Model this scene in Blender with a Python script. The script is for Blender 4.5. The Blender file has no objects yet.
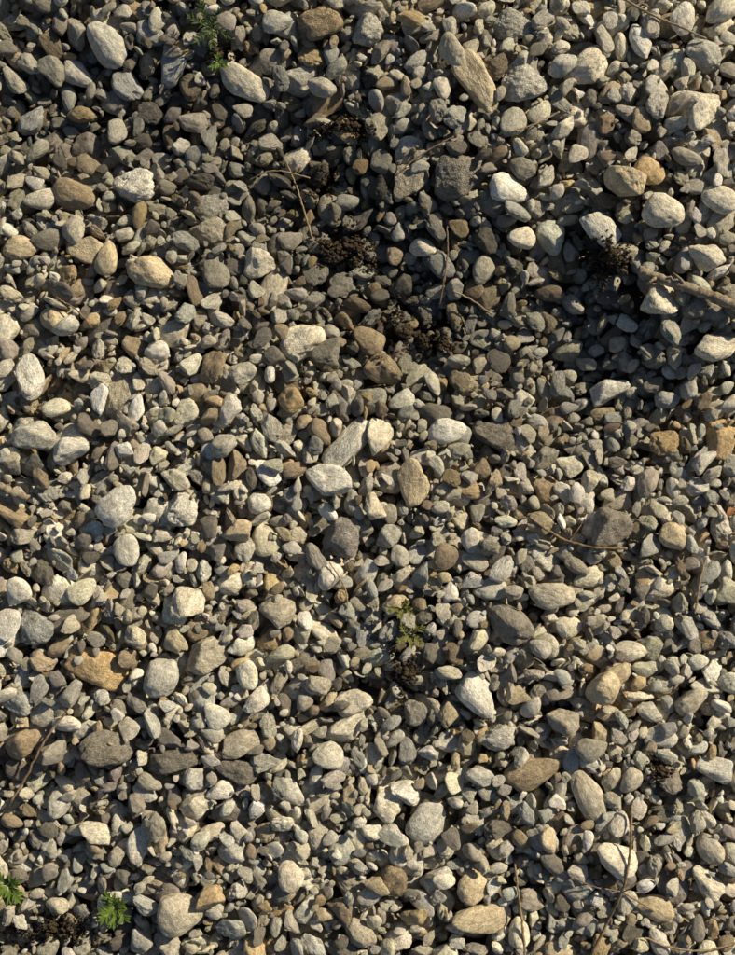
import bpy, math, random, time
import numpy as np
from mathutils import noise as mn, Vector, Matrix
T0=time.time()
rng=np.random.default_rng(23); random.seed(5)
sc=bpy.context.scene
def W(x,y,z=0): return ((x-367.5)/1000.0,(477.5-y)/1000.0,z/1000.0)

# ---------------------------------------------------------------- materials
def newmat(n):
    m=bpy.data.materials.new(n); m.use_nodes=True
    nt=m.node_tree; return m,nt,nt.nodes,nt.links,nt.nodes['Principled BSDF']
def ramp(N,stops):
    r=N.new('ShaderNodeValToRGB'); e=r.color_ramp.elements
    e[0].position,e[0].color=stops[0][0],(*stops[0][1],1)
    e[1].position,e[1].color=stops[1][0],(*stops[1][1],1)
    for p,c in stops[2:]:
        k=e.new(p); k.color=(*c,1)
    return r
def mixc(N,L,bt,f,a,b):
    m=N.new('ShaderNodeMix'); m.data_type='RGBA'; m.blend_type=bt
    for s,v in ((m.inputs[0],f),(m.inputs[6],a),(m.inputs[7],b)):
        if hasattr(v,'links'): L.new(v,s)
        else: s.default_value=v
    return m.outputs[2]
def mathn(N,L,op,a,b,clamp=False):
    m=N.new('ShaderNodeMath'); m.operation=op; m.use_clamp=clamp
    for s,v in ((m.inputs[0],a),(m.inputs[1],b)):
        if hasattr(v,'links'): L.new(v,s)
        else: s.default_value=v
    return m.outputs[0]

def stone_material():
    m,nt,N,L,B=newmat('pebble_stone')
    tc=N.new('ShaderNodeTexCoord'); oi=N.new('ShaderNodeObjectInfo')
    mul=N.new('ShaderNodeVectorMath'); mul.operation='MULTIPLY_ADD'
    off=N.new('ShaderNodeCombineXYZ')
    r1=mathn(N,L,'MULTIPLY',oi.outputs['Random'],91.0); r2=mathn(N,L,'MULTIPLY',oi.outputs['Random'],437.0)
    L.new(r1,off.inputs[0]); L.new(r2,off.inputs[1])
    L.new(tc.outputs['Object'],mul.inputs[0]); mul.inputs[1].default_value=(1,1,0.6); L.new(off.outputs[0],mul.inputs[2])
    V=mul.outputs[0]
    col=N.new('ShaderNodeAttribute'); col.attribute_type='INSTANCER'; col.attribute_name='scol'
    rg=N.new('ShaderNodeAttribute'); rg.attribute_type='INSTANCER'; rg.attribute_name='srough'
    def nz(scale,det,rough=0.6):
        n=N.new('ShaderNodeTexNoise'); n.inputs['Scale'].default_value=scale; n.inputs['Detail'].default_value=det
        n.inputs['Roughness'].default_value=rough; L.new(V,n.inputs['Vector']); return n
    n1=nz(1.6,3,0.7); n2=nz(5,3,0.8); n3=nz(26,1,0.7)
    ra=ramp(N,[(0.3,(0.80,0.775,0.735)),(0.7,(1.3,1.29,1.27))]); L.new(n1.outputs[0],ra.inputs[0])
    c=mixc(N,L,'MULTIPLY',1.0,col.outputs['Color'],ra.outputs[0])
    rb=ramp(N,[(0.33,(0.58,0.555,0.52)),(0.6,(1.25,1.24,1.22))]); L.new(n2.outputs[0],rb.inputs[0])
    c=mixc(N,L,'MULTIPLY',0.85,c,rb.outputs[0])
    rc=ramp(N,[(0.34,(0.45,0.43,0.4)),(0.5,(1.0,1.0,1.0)),(0.7,(1.3,1.3,1.3))]); L.new(n3.outputs[0],rc.inputs[0])
    rgk=mathn(N,L,'MULTIPLY_ADD',rg.outputs['Fac'],0.6,True)
    c=mixc(N,L,'MULTIPLY',rgk,c,rc.outputs[0])
    sp=N.new('ShaderNodeSeparateColor'); L.new(n1.outputs['Color'],sp.inputs[0])
    rd=ramp(N,[(0.54,(0,0,0)),(0.7,(1,1,1))]); L.new(sp.outputs[1],rd.inputs[0])
    c=mixc(N,L,'MULTIPLY',mathn(N,L,'MULTIPLY',rd.outputs[0],0.4),c,(0.92,0.74,0.5,1))
    re=ramp(N,[(0.30,(1,1,1)),(0.46,(0,0,0))]); L.new(sp.outputs[2],re.inputs[0])
    dm=mathn(N,L,'MULTIPLY',re.outputs[0],mathn(N,L,'MULTIPLY',rg.outputs['Fac'],0.8))
    c=mixc(N,L,'MIX',dm,c,(0.12,0.097,0.07,1))
    L.new(c,B.inputs['Base Color'])
    B.inputs['Roughness'].default_value=0.68
    B.inputs['Specular IOR Level'].default_value=0.38
    h=mathn(N,L,'ADD',n2.outputs[0],mathn(N,L,'MULTIPLY',n3.outputs[0],0.4))
    bp=N.new('ShaderNodeBump'); bp.inputs['Distance'].default_value=0.0034
    L.new(rgk,bp.inputs['Strength'])
    L.new(h,bp.inputs['Height']); L.new(bp.outputs[0],B.inputs['Normal'])
    for nd in N:
        if nd.type=='MATH' and nd.operation=='MULTIPLY_ADD': nd.inputs[2].default_value=0.4
    return m
STONE=stone_material()

def simple_mat(name,c1,c2,scale,bump=0.3,rough=0.85,dist=0.002,detail=4):
    m,nt,N,L,B=newmat(name)
    tc=N.new('ShaderNodeTexCoord'); n=N.new('ShaderNodeTexNoise'); n.inputs['Scale'].default_value=scale; n.inputs['Detail'].default_value=detail
    n.inputs['Roughness'].default_value=0.7; L.new(tc.outputs['Object'],n.inputs['Vector'])
    r=ramp(N,[(0.35,c1),(0.65,c2)]); L.new(n.outputs[0],r.inputs[0]); L.new(r.outputs[0],B.inputs['Base Color'])
    B.inputs['Roughness'].default_value=rough
    B.inputs['Specular IOR Level'].default_value=0.25
    bp=N.new('ShaderNodeBump'); bp.inputs['Strength'].default_value=bump; bp.inputs['Distance'].default_value=dist
    L.new(n.outputs[0],bp.inputs['Height']); L.new(bp.outputs[0],B.inputs['Normal'])
    return m
SOIL=simple_mat('dark_soil',(0.07,0.055,0.038),(0.22,0.175,0.12),90,1.0,0.95,0.006)
CRUMB=simple_mat('soil_crumbs',(0.025,0.018,0.011),(0.10,0.07,0.042),400,0.8,0.95,0.002)
TWIG=simple_mat('dry_twig',(0.12,0.08,0.045),(0.32,0.23,0.15),260,0.7,0.8,0.001)
STALK=simple_mat('dry_stalk',(0.2,0.14,0.08),(0.42,0.31,0.18),300,0.4,0.7,0.0006)
BARK=simple_mat('bark_stick',(0.16,0.12,0.08),(0.45,0.37,0.27),180,0.9,0.85,0.002)
GREEN=simple_mat('weed_green',(0.07,0.13,0.02),(0.17,0.24,0.04),120,0.2,0.5)
OLIVE=simple_mat('weed_olive',(0.10,0.12,0.025),(0.27,0.25,0.07),150,0.2,0.6)
DKGREEN=simple_mat('weed_dark_green',(0.03,0.055,0.015),(0.07,0.10,0.03),120,0.2,0.5)
LEAF=simple_mat('orange_leaf',(0.24,0.10,0.04),(0.42,0.2,0.09),120,0.3,0.6)

# ---------------------------------------------------------------- stone templates
tcol=bpy.data.collections.new('pebble_shapes')
import bmesh
def ico(sub):
    bm=bmesh.new(); bmesh.ops.create_icosphere(bm,subdivisions=sub,radius=1.0)
    v=np.array([x.co[:] for x in bm.verts]); f=np.array([[q.index for q in x.verts] for x in bm.faces]); bm.free(); return v,f
IV,IF=ico(5)
def mesh_from(name,v,f,mat,smooth=True):
    me=bpy.data.meshes.new(name)
    v=np.asarray(v,dtype=np.float32); 
    if isinstance(f,np.ndarray):
        k=f.shape[1]; me.vertices.add(len(v)); me.vertices.foreach_set('co',v.ravel())
        me.loops.add(f.size); me.loops.foreach_set('vertex_index',f.ravel().astype(np.int32))
        me.polygons.add(len(f)); me.polygons.foreach_set('loop_start',np.arange(0,f.size,k,dtype=np.int32))
        me.update(calc_edges=True)
    else:
        me.from_pydata([tuple(map(float,q)) for q in v],[],f); me.update()
    if smooth: me.polygons.foreach_set('use_smooth',[True]*len(me.polygons))
    me.materials.append(mat); return me
NT=64
kinds=[]
def fnoise(P,s,off,octs=3):
    out=np.empty(len(P)); 
    for i,p in enumerate(P):
        out[i]=mn.fractal(Vector((p[0]*s+off,p[1]*s-off,p[2]*s+off*2)),0.7,2.1,octs)
    return out
for t in range(NT):
    kind=('smooth','angular','rough','angular')[t%4]; kinds.append(kind)
    d=IV.copy()
    if kind=='smooth': nc,p,lo,hi=int(rng.integers(4,8)),7,0.60,0.95
    elif kind=='angular': nc,p,lo,hi=int(rng.integers(8,14)),rng.uniform(12,28),0.48,0.88
    else: nc,p,lo,hi=int(rng.integers(6,10)),12,0.52,0.9
    acc=np.ones(len(d))
    for _ in range(nc):
        n=rng.normal(size=3); n[2]*=0.6; n/=np.linalg.norm(n); dd=rng.uniform(lo,hi)
        acc+= (np.maximum(d@n,0)/dd)**p
    r=acc**(-1.0/p)
    off=t*7.31
    a1={'smooth':0.09,'angular':0.09,'rough':0.15}[kind]
    a2={'smooth':0.016,'angular':0.032,'rough':0.055}[kind]
    r=r*(1+a1*fnoise(d,1.4,off,2)+a2*fnoise(d,4.5,off+3,4))
    if kind=='rough':
        for _ in range(30):
            c=rng.normal(size=3); c/=np.linalg.norm(c); s=rng.uniform(0.06,0.19)
            dist=np.linalg.norm(d-c,axis=1); r-=0.42*s*np.exp(-(dist/s)**2)
    if kind=='angular':
        for _ in range(3):
            c=rng.normal(size=3); c/=np.linalg.norm(c); s=rng.uniform(0.2,0.5)
            dist=np.linalg.norm(d-c,axis=1); r-=0.2*s*np.exp(-(dist/s)**4)
    v=d*r[:,None]
    k=rng.uniform(-0.3,0.3); v[:,1]*=1+k*v[:,0]; k=rng.uniform(-0.25,0.25); v[:,2]*=1+k*v[:,0]
    v-= (v.max(0)+v.min(0))/2
    v/= (v.max(0)-v.min(0))/2
    v*=1.05
    me=mesh_from('pebble_shape_%02d'%t,v,IF,STONE)
    o=bpy.data.objects.new('pebble_shape_%02d'%t,me); tcol.objects.link(o)
kidx={k:[i for i,q in enumerate(kinds) if q==k] for k in set(kinds)}
print('templates',time.time()-T0)

# ---------------------------------------------------------------- deposition
X0,X1,Y0,Y1=-250.,985.,-250.,1205.; ST=1.5
NX=int((X1-X0)/ST); NY=int((Y1-Y0)/ST)
gx=X0+(np.arange(NX)+.5)*ST; gy=Y0+(np.arange(NY)+.5)*ST
GX,GY=np.meshgrid(gx,gy)
def gauss(x,y,cx,cy,sx,sy,a=0):
    ca,sa=math.cos(a),math.sin(a); dx=x-cx; dy=y-cy; u=dx*ca+dy*sa; v=-dx*sa+dy*ca
    return np.exp(-0.5*((u/sx)**2+(v/sy)**2))
def terrain(x,y):
    g=34*gauss(x,y,705,190,75,120)+8*gauss(x,y,480,110,90,80)
    g=g-17*gauss(x,y,578,300,34,100)-16*gauss(x,y,655,385,95,32)
    g=g-36*gauss(x,y,25,90,115,75)-14*gauss(x,y,220,110,110,50)-12*gauss(x,y,20,960,120,50)
    g=g-13*gauss(x,y,400,320,60,55)-12*gauss(x,y,330,215,60,50)+12*gauss(x,y,150,480,130,110)
    g=g+8*gauss(x,y,600,620,120,90)-10*gauss(x,y,400,670,35,80)+5*np.sin(x/67.+1)*np.sin(y/81.)
    return g
G=terrain(GX,GY)+30
H=G.copy(); ID=np.full(H.shape,-1,dtype=np.int32)
def rotm(yaw,tilt,tdir,spin=0):
    cy,sy=math.cos(yaw),math.sin(yaw); Rz=np.array([[cy,-sy,0],[sy,cy,0],[0,0,1]])
    ax=np.array([math.cos(tdir),math.sin(tdir),0]); K=np.array([[0,0,ax[1]],[0,0,-ax[0]],[-ax[1],ax[0],0]])
    R=np.eye(3)+math.sin(tilt)*K+(1-math.cos(tilt))*(K@K)
    return R@Rz
P=[];
def evalpos(x,y,R,s):
    S=R@np.diag(s**2)@R.T; ex=math.sqrt(S[0,0]); ey=math.sqrt(S[1,1])
    i0=int((x-ex-X0)/ST); i1=int((x+ex-X0)/ST)+1; j0=int((y-ey-Y0)/ST); j1=int((y+ey-Y0)/ST)+1
    if i0<0 or j0<0 or i1>NX or j1>NY: return None
    M=R@np.diag(1/s**2)@R.T
    dx=gx[i0:i1][None,:]-x; dy=gy[j0:j1][:,None]-y
    Bq=M[0,2]*dx+M[1,2]*dy; Q=M[0,0]*dx*dx+M[1,1]*dy*dy+2*M[0,1]*dx*dy-1
    D=Bq*Bq-M[2,2]*Q; ok=D>0
    if not ok.any(): return None
    sq=np.sqrt(np.maximum(D,0)); zb=(-Bq-sq)/M[2,2]; zt=(-Bq+sq)/M[2,2]
    h=H[j0:j1,i0:i1]
    rz=np.where(ok,h-zb,-1e9).max()
    return rz,(j0,j1,i0,i1),zt,ok,math.sqrt(S[2,2])
def commit(x,y,R,s,ev,t,col,rgh,sink):
    rz,(j0,j1,i0,i1),zt,ok,_=ev; z=rz-sink
    sub=H[j0:j1,i0:i1]; new=np.where(ok,z+zt,-1e9); ID[j0:j1,i0:i1][new>sub]=len(P); np.maximum(sub,new,out=sub)
    P.append((x,y,z,R,s,t,col,rgh))
PAL=[((0.67,0.63,0.51),3.8),((0.59,0.57,0.50),4.0),((0.76,0.73,0.64),3.1),((0.53,0.45,0.32),1.6),((0.42,0.39,0.335),2.4),
     ((0.23,0.213,0.187),1.7),((0.49,0.495,0.47),2.4),((0.82,0.805,0.75),1.6),((0.58,0.45,0.27),0.7),((0.33,0.265,0.19),1.2),((0.33,0.305,0.29),0.5)]
pw=np.array([p[1] for p in PAL]); pw/=pw.sum()
def shade_dirtf(x,y):  # darkens stone colours: painted-in shade band and corners, plus the dirtier centre
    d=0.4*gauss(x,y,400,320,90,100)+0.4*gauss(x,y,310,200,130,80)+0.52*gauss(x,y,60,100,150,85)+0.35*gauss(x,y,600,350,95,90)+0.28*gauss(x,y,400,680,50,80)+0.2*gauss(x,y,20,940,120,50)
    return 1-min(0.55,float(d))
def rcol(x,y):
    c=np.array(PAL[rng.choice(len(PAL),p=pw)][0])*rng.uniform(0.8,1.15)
    return c*shade_dirtf(x,y)*(1+rng.normal(0,0.015,3))
def drop(n,lmin,lmode,lmax,K,box,spread=1.2,sig=0.42,tilt=0.7):
    bx0,bx1,by0,by1=box
    for _ in range(n):
        L=min(max(lmode*math.exp(rng.normal(0,sig)),lmin),lmax)
        s=np.array([L/2,L/2*rng.uniform(0.5,0.88),L/2*rng.uniform(0.25,0.58)])
        x0=rng.uniform(bx0,bx1); y0=rng.uniform(by0,by1); best=None
        for k in range(K):
            x=x0+rng.normal(0,L*spread) if k else x0; y=y0+rng.normal(0,L*spread) if k else y0
            R=rotm(rng.uniform(0,6.283),abs(rng.normal(0,tilt)),rng.uniform(0,6.283))
            ev=evalpos(x,y,R,s)
            if ev is None: continue
            g=G[min(max(int((y-Y0)/ST),0),NY-1),min(max(int((x-X0)/ST),0),NX-1)]
            cost=ev[0]+0.25*ev[4]-g
            if best is None or cost<best[0]: best=(cost,x,y,R,ev)
        if best is None: continue
        _,x,y,R,ev=best
        kk=rng.choice(['smooth','angular','rough'],p=[0.36,0.42,0.22])
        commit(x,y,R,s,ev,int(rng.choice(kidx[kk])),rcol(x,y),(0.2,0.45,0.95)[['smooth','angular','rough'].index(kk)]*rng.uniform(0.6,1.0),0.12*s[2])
ALL=(X0,X1,Y0,Y1)
drop(2600,18,28,40,4,ALL)
drop(3800,12,22,36,6,ALL)
print('base',len(P),time.time()-T0, H.mean()-G.mean())

C={'w':(0.84,0.82,0.76),'c':(0.76,0.71,0.59),'g':(0.56,0.55,0.50),'lg':(0.70,0.685,0.63),'t':(0.60,0.51,0.36),'b':(0.38,0.30,0.20),
   'o':(0.58,0.43,0.24),'d':(0.27,0.248,0.215),'bg':(0.46,0.475,0.47),'p':(0.29,0.268,0.255),'tg':(0.52,0.475,0.385),'gn':(0.57,0.59,0.51),'r':(0.45,0.22,0.1)}
S,A,Rg='smooth','angular','rough'
HERO=[(101,36,50,34,-60,'g',S),(122,78,40,28,-40,'bg',A),(70,62,36,24,-30,'g',S),(242,78,60,30,-42,'c',S),(317,22,52,36,10,'b',Rg),(296,158,36,32,70,'c',S),
(132,188,44,36,0,'w',Rg),(153,274,46,32,-5,'t',S),(209,208,44,28,10,'g',Rg),(210,234,42,32,-10,'tg',Rg),(478,92,72,34,-60,'t',A),(523,84,46,42,0,'g',Rg),
(458,176,60,46,30,'d',Rg),(410,184,40,34,80,'tg',Rg),(509,193,44,28,-15,'w',S),(638,50,36,20,-70,'w',S),(585,70,46,36,10,'c',A),(570,117,28,26,0,'c',S),
(587,142,36,24,70,'p',S),(690,160,50,28,75,'c',S),(643,178,32,26,-30,'o',S),(617,188,42,30,-10,'t',A),(657,224,40,32,-30,'c',S),(598,232,42,28,-50,'lg',A),
(551,238,36,30,-80,'gn',S),(690,116,42,36,-30,'c',A),(515,25,42,32,0,'g',Rg),(368,28,36,32,30,'g',Rg),(302,342,46,38,50,'c',A),(273,292,50,26,75,'tg',S),
(36,378,46,28,-80,'lg',A),(123,395,54,36,75,'tg',Rg),(260,264,32,30,0,'c',A),(72,198,46,30,-25,'b',S),(85,250,44,30,-40,'t',A),(112,262,36,24,80,'t',S),
(446,430,40,26,5,'w',S),(345,446,64,28,52,'lg',A),(330,477,48,32,-15,'lg',A),(376,440,38,28,80,'c',A),(412,480,50,34,80,'t',A),(295,405,28,26,0,'o',A),
(345,534,44,40,40,'p',Rg),(186,510,38,34,40,'w',Rg),(128,506,46,32,38,'lg',S),(546,491,38,32,-40,'b',A),(545,556,40,30,-30,'lg',Rg),(602,524,44,38,20,'d',A),
(505,620,54,34,-55,'d',A),(550,597,46,28,-10,'tg',S),(663,445,28,26,0,'o',Rg),(718,441,42,32,80,'o',A),(672,532,30,28,0,'t',S),(100,664,60,40,-18,'o',A),
(163,677,42,36,50,'g',S),(203,693,46,32,85,'bg',A),(190,600,40,34,60,'c',A),(205,653,42,34,20,'tg',A),(280,609,38,34,0,'tg',A),(75,615,42,24,20,'d',A),
(38,627,36,32,-20,'bg',Rg),(8,637,32,26,80,'w',S),(365,572,36,22,80,'w',A),(402,577,30,20,60,'c',A),(376,652,36,28,-15,'gn',S),(478,695,50,34,-55,'lg',S),
(600,686,36,32,30,'t',S),(628,650,34,22,10,'c',S),(533,769,60,34,25,'b',S),(588,793,60,28,-65,'tg',S),(428,823,46,38,50,'g',S),(385,806,38,32,-60,'c',A),
(112,746,56,36,10,'d',Rg),(175,760,52,28,8,'d',Rg),(137,840,50,26,80,'lg',A),(200,805,36,24,5,'c',A),(228,812,38,26,20,'p',A),(238,772,44,24,-5,'d',Rg),
(242,742,40,26,15,'tg',A),(179,914,46,42,0,'tg',S),(475,888,34,32,60,'t',S),(480,920,62,32,15,'t',S),(545,838,40,30,-50,'g',A),(612,856,42,34,-5,'c',S),
(345,728,46,28,25,'c',A),(352,703,38,26,15,'c',A),(293,790,36,24,-35,'g',S),(325,797,38,20,35,'c',S),(392,880,40,34,60,'b',Rg),(18,512,54,22,-25,'b',A),
(715,345,46,28,10,'c',A),(655,302,38,34,30,'c',A),(612,395,42,26,25,'lg',A),(407,790,38,24,-5,'w',A),(490,590,34,22,10,'g',S),(495,737,40,28,5,'lg',Rg),
(697,262,40,26,-20,'c',A),(170,60,40,30,40,'bg',A),(150,25,34,26,-20,'bg',S),(40,200,34,22,20,'c',S),(20,110,36,24,40,'bg',A),(40,440,44,32,15,'g',A),
(78,447,36,26,20,'lg',A),(385,370,42,30,-40,'b',A),(473,382,34,30,0,'t',Rg),(495,440,44,34,10,'d',Rg),(522,407,30,24,60,'g',A),(455,497,34,28,-30,'c',A),
(560,75,30,20,40,'g',S),(655,590,38,26,-10,'c',S),(650,478,36,24,20,'g',S),(590,650,36,22,-50,'g',A),(395,602,28,20,10,'t',A),(322,630,36,18,-35,'c',S),
(230,582,30,22,20,'c',S),(258,505,24,22,0,'lg',S),(222,450,38,18,15,'lg',S),(232,414,34,22,80,'lg',A),(370,345,34,28,-15,'b',S),(408,152,34,26,50,'g',S),
(235,850,30,26,0,'g',A),(305,910,34,26,70,'g',A),(355,930,34,26,-60,'tg',A),(435,880,36,24,50,'lg',A),(580,885,34,26,20,'g',A),(655,905,38,26,-20,'t',S),
(700,880,40,24,-40,'c',A),(40,875,42,24,35,'tg',A),(60,800,36,26,50,'g',S),(95,830,34,22,-20,'c',A),(30,740,40,28,10,'b',A),(690,700,36,26,30,'tg',S),
(705,640,32,24,-40,'b',S),(715,770,36,26,0,'lg',A),(660,735,34,24,15,'g',S),(560,720,34,26,-20,'tg',A),(450,745,34,24,10,'g',S),(428,712,40,24,-30,'tg',A),
(300,690,36,22,30,'g',S),(260,660,34,24,-20,'c',S),(520,240,28,24,30,'c',S),(425,245,28,20,-10,'c',S),(180,330,34,26,30,'tg',S),(60,320,36,24,-30,'t',S),
(215,365,36,22,60,'b',A),(160,355,26,20,0,'w',S),(450,60,40,24,-70,'tg',S),(300,75,40,30,10,'g',A),(330,100,40,24,40,'b',A),(280,25,30,24,0,'g',S),
(420,25,32,24,30,'g',A),(610,30,36,24,20,'c',S),(700,60,38,28,-30,'g',A),(715,20,36,26,40,'c',S),(650,95,32,24,-30,'g',S),(710,210,36,26,-30,'c',S),(20,250,36,24,0,'t',S)]
def place(h):
    x,y,l,w,a,c,k=h; l*=0.96; w*=0.96
    s=np.array([l/2,w/2,w/2*rng.uniform(0.6,0.8)])
    best=None
    for _ in range(14):
        R=rotm(-math.radians(a),abs(rng.normal(0,0.3)),rng.uniform(0,6.283))
        xx=x+rng.normal(0,1.5); yy=y+rng.normal(0,1.5)
        ev=evalpos(xx,yy,R,s)
        if ev and (best is None or ev[0]<best[0]): best=(ev[0],xx,yy,R,ev)
    _,xx,yy,R,ev=best
    commit(xx,yy,R,s,ev,int(rng.choice(kidx[k])),np.array(C[c])*rng.uniform(0.95,1.05)*(0.8+0.2*shade_dirtf(x,y)),{'smooth':0.25,'angular':0.45,'rough':0.95}[k],0.4*s[2])
drop(2800,12,21,32,8,ALL,1.3,0.33,0.85)
for h in HERO: place(h)
print('hero',time.time()-T0)
drop(4500,12.5,19,30,10,ALL,1.4,0.28,0.85)
drop(2600,9,13.5,19,10,ALL,1.5,0.25,0.85)
drop(3200,5,7.5,11,10,(-60,800,-60,1020),2.2,0.25,0.8)   # grit that falls into the gaps
print('deposit',len(P),time.time()-T0,'mean',(H-G).mean(), (H-G)[300:600,300:500].std())
vis=np.zeros(len(P),bool); u,cnt=np.unique(ID[ID>=0],return_counts=True); vis[u]=True
keep=[]
for i,p in enumerate(P):
    if vis[i]: keep.append(p); continue
    jx=min(max(int((p[0]-X0)/ST),0),NX-1); jy=min(max(int((p[1]-Y0)/ST),0),NY-1)
    if H[jy,jx]-p[2]<18: keep.append(p)
P=keep; print('kept',len(P),'visible',len(u))
HL=float(H.mean())
def hs(x,y):
    i=min(max(int((x-X0)/ST),0),NX-1); j=min(max(int((y-Y0)/ST),0),NY-1); return float(H[j,i])
for _ in range(10000):
    x=rng.uniform(-1000,1735); y=rng.uniform(-1000,1955)
    if X0+12<x<X1-12 and Y0+12<y<Y1-12: continue
    L=min(max(28*math.exp(rng.normal(0,0.3)),14),50); s=np.array([L/2,L/2*rng.uniform(.6,.9),L/2*rng.uniform(.35,.65)])
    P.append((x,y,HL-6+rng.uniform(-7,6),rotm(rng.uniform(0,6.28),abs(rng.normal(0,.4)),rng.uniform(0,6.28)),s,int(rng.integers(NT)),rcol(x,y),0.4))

# ---------------------------------------------------------------- gravel object
n=len(P); F=np.diag([1,-1,1.])
pts=np.empty((n,3)); rot=np.empty((n,3)); scl=np.empty((n,3)); cols=np.empty((n,3)); ids=np.empty(n,dtype=np.int32); rgs=np.empty(n)
for i,(x,y,z,R,s,t,c,rr) in enumerate(P):
    pts[i]=W(x,y,z); Rm=F@R@F
    rot[i]=Matrix(Rm.tolist()).to_euler('XYZ')[:]; scl[i]=s/1000.; cols[i]=np.clip(c,0.01,0.85); ids[i]=t; rgs[i]=rr
me=bpy.data.meshes.new('gravel'); me.vertices.add(n); me.vertices.foreach_set('co',pts.ravel().astype(np.float32))
for nm,ty,arr,key in (('srot','FLOAT_VECTOR',rot,'vector'),('sscl','FLOAT_VECTOR',scl,'vector'),('scol','FLOAT_VECTOR',cols,'vector'),('sid','INT',ids,'value'),('srough','FLOAT',rgs,'value')):
    a=me.attributes.new(nm,ty,'POINT'); a.data.foreach_set(key,arr.ravel().astype(np.int32 if ty=='INT' else np.float32))
me.materials.append(STONE)
gravel=bpy.data.objects.new('gravel',me); sc.collection.objects.link(gravel)
ng=bpy.data.node_groups.new('gravel_instances','GeometryNodeTree')
ng.interface.new_socket('Geometry',in_out='INPUT',socket_type='NodeSocketGeometry'); ng.interface.new_socket('Geometry',in_out='OUTPUT',socket_type='NodeSocketGeometry')
N=ng.nodes; L=ng.links
gi=N.new('NodeGroupInput'); go=N.new('NodeGroupOutput'); ci=N.new('GeometryNodeCollectionInfo'); ci.inputs['Collection'].default_value=tcol
ci.inputs['Separate Children'].default_value=True; ci.inputs['Reset Children'].default_value=True
iop=N.new('GeometryNodeInstanceOnPoints'); iop.inputs['Pick Instance'].default_value=True
def na(nm,dt):
    q=N.new('GeometryNodeInputNamedAttribute'); q.data_type=dt; q.inputs[0].default_value=nm; return q.outputs[0]
e2r=N.new('FunctionNodeEulerToRotation')
L.new(gi.outputs[0],iop.inputs['Points']); L.new(ci.outputs[0],iop.inputs['Instance']); L.new(na('sid','INT'),iop.inputs['Instance Index'])
L.new(na('srot','FLOAT_VECTOR'),e2r.inputs[0]); L.new(e2r.outputs[0],iop.inputs['Rotation']); L.new(na('sscl','FLOAT_VECTOR'),iop.inputs['Scale'])
L.new(iop.outputs[0],go.inputs[0])
md=gravel.modifiers.new('instances','NODES'); md.node_group=ng

# ---------------------------------------------------------------- ground
def axis(lo,hi,step):
    core=np.arange(lo,hi+1,step); ext=[150,400,900,1800,4000,12000,60000,400000]
    return np.concatenate([[lo-e for e in ext[::-1]],core,[hi+e for e in ext]])
ax=axis(-270,1005,15); ay=axis(-270,1230,15); AX,AY=np.meshgrid(ax,ay)
outd=np.maximum.reduce([X0-AX,AX-X1,Y0-AY,AY-Y1]); up=np.clip((outd+10)/60,0,1)
AZ=(terrain(AX,AY)+28)*(1-up)+(HL-9)*up
gv=np.stack([(AX-367.5)/1000,(477.5-AY)/1000,AZ/1000],-1).reshape(-1,3); nx=len(ax); ny=len(ay)
jj,ii=np.meshgrid(np.arange(ny-1),np.arange(nx-1),indexing='ij'); b=(jj*nx+ii).ravel()
gf=np.stack([b+nx,b+nx+1,b+1,b],-1)
ground=bpy.data.objects.new('ground',mesh_from('ground',gv,gf,SOIL)); sc.collection.objects.link(ground)

# ---------------------------------------------------------------- debris
def link(name,me):
    o=bpy.data.objects.new(name,me); sc.collection.objects.link(o); return o
def tube(path,radii,sides=9,wob=0.12):
    pts=[Vector(p) for p in path]; v=[];f=[]
    up=Vector((0,0,1))
    for i,p in enumerate(pts):
        t=(pts[min(i+1,len(pts)-1)]-pts[max(i-1,0)]).normalized(); a=t.cross(up)
        if a.length<1e-4: a=Vector((1,0,0))
        a.normalize(); b2=t.cross(a)
        for k in range(sides):
            an=k/sides*6.283; r=radii[i]*(1+wob*random.uniform(-1,1)); v.append(p+a*math.cos(an)*r+b2*math.sin(an)*r)
        if i:
            for k in range(sides):
                q=(i-1)*sides; f.append((q+k,q+(k+1)%sides,q+sides+(k+1)%sides,q+sides+k))
    f.append(tuple(range(sides))[::-1]); m=len(v)-sides; f.append(tuple(range(m,m+sides))); return v,f
def join(parts):
    v=[];f=[]
    for a,b in parts:
        o=len(v); v+=[tuple(q) for q in a]; f+=[tuple(i+o for i in q) for q in b]
    return v,f
def catmull(ps,n=10):
    out=[]; ps=[ps[0]]+list(ps)+[ps[-1]]
    for i in range(1,len(ps)-2):
        p0,p1,p2,p3=[np.array(q,float) for q in ps[i-1:i+3]]
        for k in range(n):
            t=k/n; out.append(0.5*((2*p1)+(-p0+p2)*t+(2*p0-5*p1+4*p2-p3)*t*t+(-p0+3*p1-3*p2+p3)*t**3))
    out.append(np.array(ps[-2],float)); return out
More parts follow.
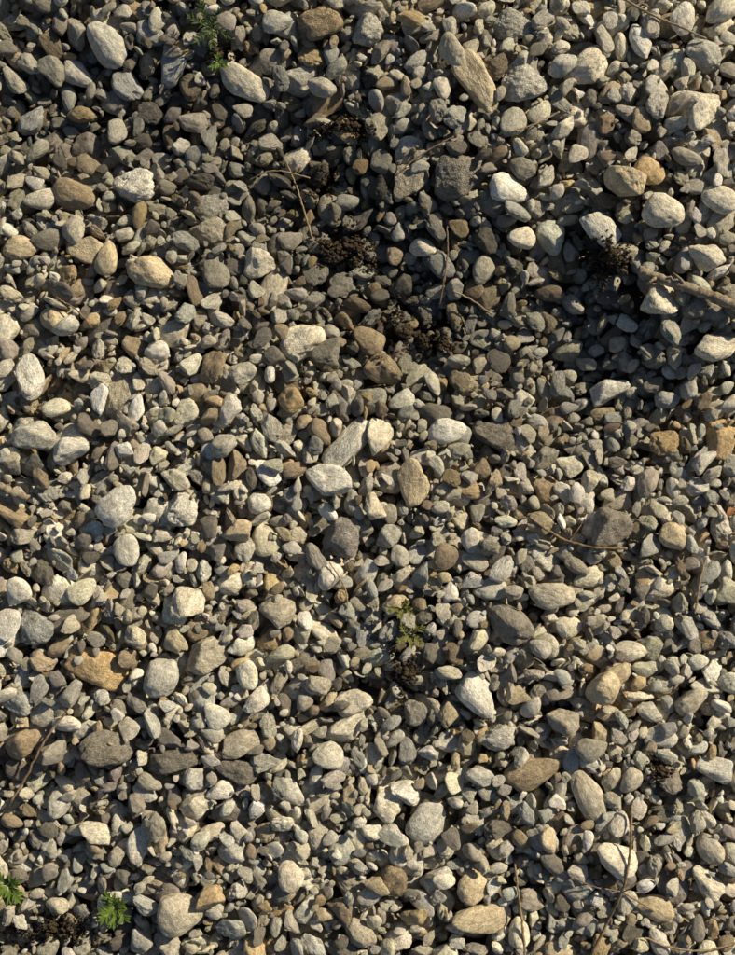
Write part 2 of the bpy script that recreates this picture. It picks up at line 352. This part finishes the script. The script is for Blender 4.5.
def twig(name,pp,r0,r1,mat,lift=2.0,side=[]):
    q=catmull(pp,12); hz=[]
    for (x,y) in q: hz.append(max(hs(x+dx,y+dy) for dx in (-2,0,2) for dy in (-2,0,2)))
    hz=np.array(hz); n_=len(hz)
    w=7; env=np.array([hz[max(0,i-w):i+w+1].max() for i in range(n_)]); env=np.convolve(np.pad(env,5,mode='edge'),np.ones(11)/11,'valid')
    path=[W(x+rng.normal(0,0.25),y+rng.normal(0,0.25),env[i]+lift-1) for i,(x,y) in enumerate(q)]
    rad=[(r0+(r1-r0)*i/(n_-1))/1000*(1+0.12*math.sin(i*1.9)) for i in range(n_)]
    parts=[tube(path,rad)]
    for (i,dx,dy,rr) in side:
        i=int(i*(n_-1)); p=Vector(path[i]); e=p+Vector((dx/1000,-dy/1000,0.006)); mdp=(p+e)/2+Vector((0,0,0.003))
        parts.append(tube([p,mdp,e],[rr/1000,rr*.8/1000,rr*.4/1000],7))
    v,f=join(parts); return link(name,mesh_from(name,v,f,mat))
twig('twig',[(592,-6),(618,10),(645,26),(672,38),(697,50)],1.3,0.9,STALK)
twig('broken_stick',[(632,276),(655,286),(682,295),(708,306),(745,322)],4.6,5.4,BARK,3,[(0.45,-14,-12,2.2),(0.2,-12,8,1.8)])
twig('twig',[(526,516),(545,530),(565,540),(590,546),(622,547)],1.2,1.5,TWIG,2,[(0.5,12,-16,0.8)])
twig('twig',[(514,862),(517,890),(520,915),(524,956)],1.0,1.3,STALK)
twig('twig',[(627,800),(624,830),(618,868),(606,910),(588,952)],1.1,1.6,TWIG,2,[(0.6,14,-12,0.7)])
twig('twig',[(72,708),(52,735),(36,765),(16,798),(0,812)],1.1,1.3,TWIG)
twig('grass_stalk',[(286,160),(296,185),(304,210),(313,240)],0.8,1.0,STALK)
twig('grass_stalk',[(446,228),(447,255),(444,280),(440,304)],0.8,0.9,TWIG)
twig('grass_stalk',[(640,930),(668,940),(700,941),(738,932)],0.9,1.1,STALK)
twig('grass_stalk',[(565,868),(590,880),(618,886),(650,905)],0.7,0.9,TWIG)
twig('grass_stalk',[(452,292),(470,300),(492,314)],0.9,1.0,STALK)
twig('grass_stalk',[(702,556),(695,580),(690,612)],0.8,1.0,STALK)
twig('grass_stalk',[(395,180),(420,160),(452,142)],0.6,0.8,TWIG)
twig('grass_stalk',[(505,140),(530,132),(556,118)],0.6,0.8,STALK)
twig('grass_stalk',[(250,180),(275,172),(310,178)],0.6,0.8,STALK)
twig('twig',[(60,300),(80,312),(96,330)],0.9,0.7,TWIG)
twig('grass_stalk',[(330,560),(345,585),(348,606)],0.6,0.8,STALK)
twig('broken_stick',[(-8,476),(12,488),(36,498)],4.5,3.6,BARK,3)

cv,cf=ico(2); 
def clump(cx,cy,rx,ry,n_,name='soil_clump',mx=2.9,hgt=9):
    parts_v=[];parts_f=[];o=0
    for _ in range(n_):
        a=rng.uniform(0,6.283); lob=1+0.3*math.sin(3*a+cx)+0.2*math.sin(5*a+cy)
        q=rng.uniform(0,1)**0.6; x=cx+math.cos(a)*q*rx*lob; y=cy+math.sin(a)*q*ry*lob
        r=rng.uniform(0.5,mx)*(1.1-0.6*q); z=hs(x,y)*0.6+0.4*(hs(cx,cy))+rng.uniform(-6,hgt*(1-q*q))
        z=max(z,hs(x,y)-1) if rng.random()<0.8 else z
        nzv=1+0.35*np.sin(cv@rng.normal(0,2.4,3)+rng.uniform(0,6))+0.24*np.sin(cv@rng.normal(0,7,3))
        v=cv*nzv[:,None]*r*np.array([1,rng.uniform(.6,1),rng.uniform(.6,1)])
        c=np.array(W(x,y,z)); parts_v.append(v/1000+c); parts_f.append(cf+o); o+=len(cv)
    return link(name,mesh_from(name,np.concatenate(parts_v),np.concatenate(parts_f),CRUMB,False))
clump(345,248,36,23,1300); clump(318,184,24,20,700); clump(410,330,38,28,1500); clump(605,262,22,24,700); clump(440,342,20,15,400); clump(655,768,14,14,240)
clump(405,672,16,26,400); clump(50,935,46,18,700); clump(345,128,34,12,400); clump(215,50,16,12,160)

def leaf(base,dirv,ln,wd,curl,up=0.5):
    d=Vector(dirv).normalized(); s=d.cross(Vector((0,0,1))).normalized(); v=[];f=[]; K=6
    for i in range(K+1):
        t=i/K; w=wd*math.sin(math.pi*min(1,t*0.92+0.06))**0.8*(1-0.25*t); c=Vector(base)+d*ln*t+Vector((0,0,1))*(ln*(up*t-curl*t*t))
        v+= [c-s*w+Vector((0,0,w*.35)),c-Vector((0,0,w*.12)),c+s*w+Vector((0,0,w*.35))]
        if i:
            q=(i-1)*3; f+=[(q,q+1,q+4,q+3),(q+1,q+2,q+5,q+4)]
    return v,f
def weed(name,cx,cy,nst,rad,lln,lwd,mat,lift=2):
    parts=[]; z0=max(hs(cx+dx,cy+dy) for dx in (-6,0,6) for dy in (-6,0,6))-3
    for i in range(nst):
        a=i/nst*6.283+random.uniform(-.4,.4); R=rad*random.uniform(.5,1.0)
        hgt=random.uniform(6,14); pth=[]
        for k in range(6):
            t=k/5; pth.append(Vector(W(cx+math.cos(a+0.3*t)*R*t,cy+math.sin(a+0.3*t)*R*t,z0+lift+hgt*t*(1.5-t*.7))))
        parts.append(tube(pth,[0.0006*(1-.5*k/5) for k in range(6)],6))
        for k in range(1,6):
            for sg in (-1,1):
                t=pth[k]-pth[k-1]; an=math.atan2(t.y,t.x)+sg*random.uniform(.5,1.1)
                l=lln*random.uniform(.6,1.1)/1000
                parts.append(leaf(pth[k],(math.cos(an),math.sin(an),0),l,lwd/1000*random.uniform(.8,1.2),random.uniform(.1,.6),random.uniform(.2,.8)))
        an=math.atan2(t.y,t.x); parts.append(leaf(pth[-1],(math.cos(an),math.sin(an),0),lln/1000,lwd/1000,.3,.5))
    v,f=join(parts); return link(name,mesh_from(name,v,f,mat))
weed('weed_plant',408,632,5,16,5,1.4,OLIVE,4)
weed('weed_plant',114,908,7,16,9,1.6,GREEN,4)
weed('weed_plant',10,884,5,14,10,1.5,GREEN,4)
weed('weed_plant',212,30,6,22,7,1.3,DKGREEN,4)
weed('weed_plant',220,62,3,8,6,1.2,GREEN,4)
weed('weed_plant',402,606,4,11,5,1.4,OLIVE,4)
for (x,y,l,w,a) in ((710,803,11,4,15),(728,516,6,4,60)):
    z=hs(x,y)+3
    v,f=leaf(Vector(W(x-l*math.cos(math.radians(a)),y,z)),(math.cos(math.radians(a)),math.sin(math.radians(a)),0),2*l/1000,w/1000,.5,.4)
    link('dead_leaf',mesh_from('dead_leaf',v,f,LEAF))

# ---------------------------------------------------------------- light
EL=math.radians(29); AZI=math.radians(38)
sd=Vector((math.cos(EL)*math.cos(AZI),math.cos(EL)*math.sin(AZI),math.sin(EL)))
sun=bpy.data.lights.new('sun','SUN'); sun.energy=5.0; sun.angle=math.radians(0.5); sun.color=(1.0,0.88,0.64)
so=bpy.data.objects.new('sun',sun); sc.collection.objects.link(so); so.rotation_euler=sd.to_track_quat('Z','Y').to_euler(); so.location=(3,2,3)
w=bpy.data.worlds.new('World'); sc.world=w; w.use_nodes=True
sk=w.node_tree.nodes.new('ShaderNodeTexSky'); sk.sky_type='NISHITA'; sk.sun_disc=False; sk.sun_elevation=EL; sk.sun_rotation=math.radians(90)-AZI
bg=w.node_tree.nodes['Background']; bg.inputs[1].default_value=0.055; w.node_tree.links.new(sk.outputs[0],bg.inputs[0])

cam=bpy.data.cameras.new('camera'); co=bpy.data.objects.new('camera',cam); sc.collection.objects.link(co)
cam.sensor_fit='HORIZONTAL'; cam.sensor_width=36; cam.lens=36*1.1/0.735; cam.clip_start=0.01; cam.clip_end=2000
co.location=(0,0,1.1+HL/1000); co.rotation_euler=(0,0,0); sc.camera=co
sc.view_settings.view_transform='Standard'; sc.view_settings.look='None'; sc.view_settings.exposure=0
print('done',time.time()-T0)
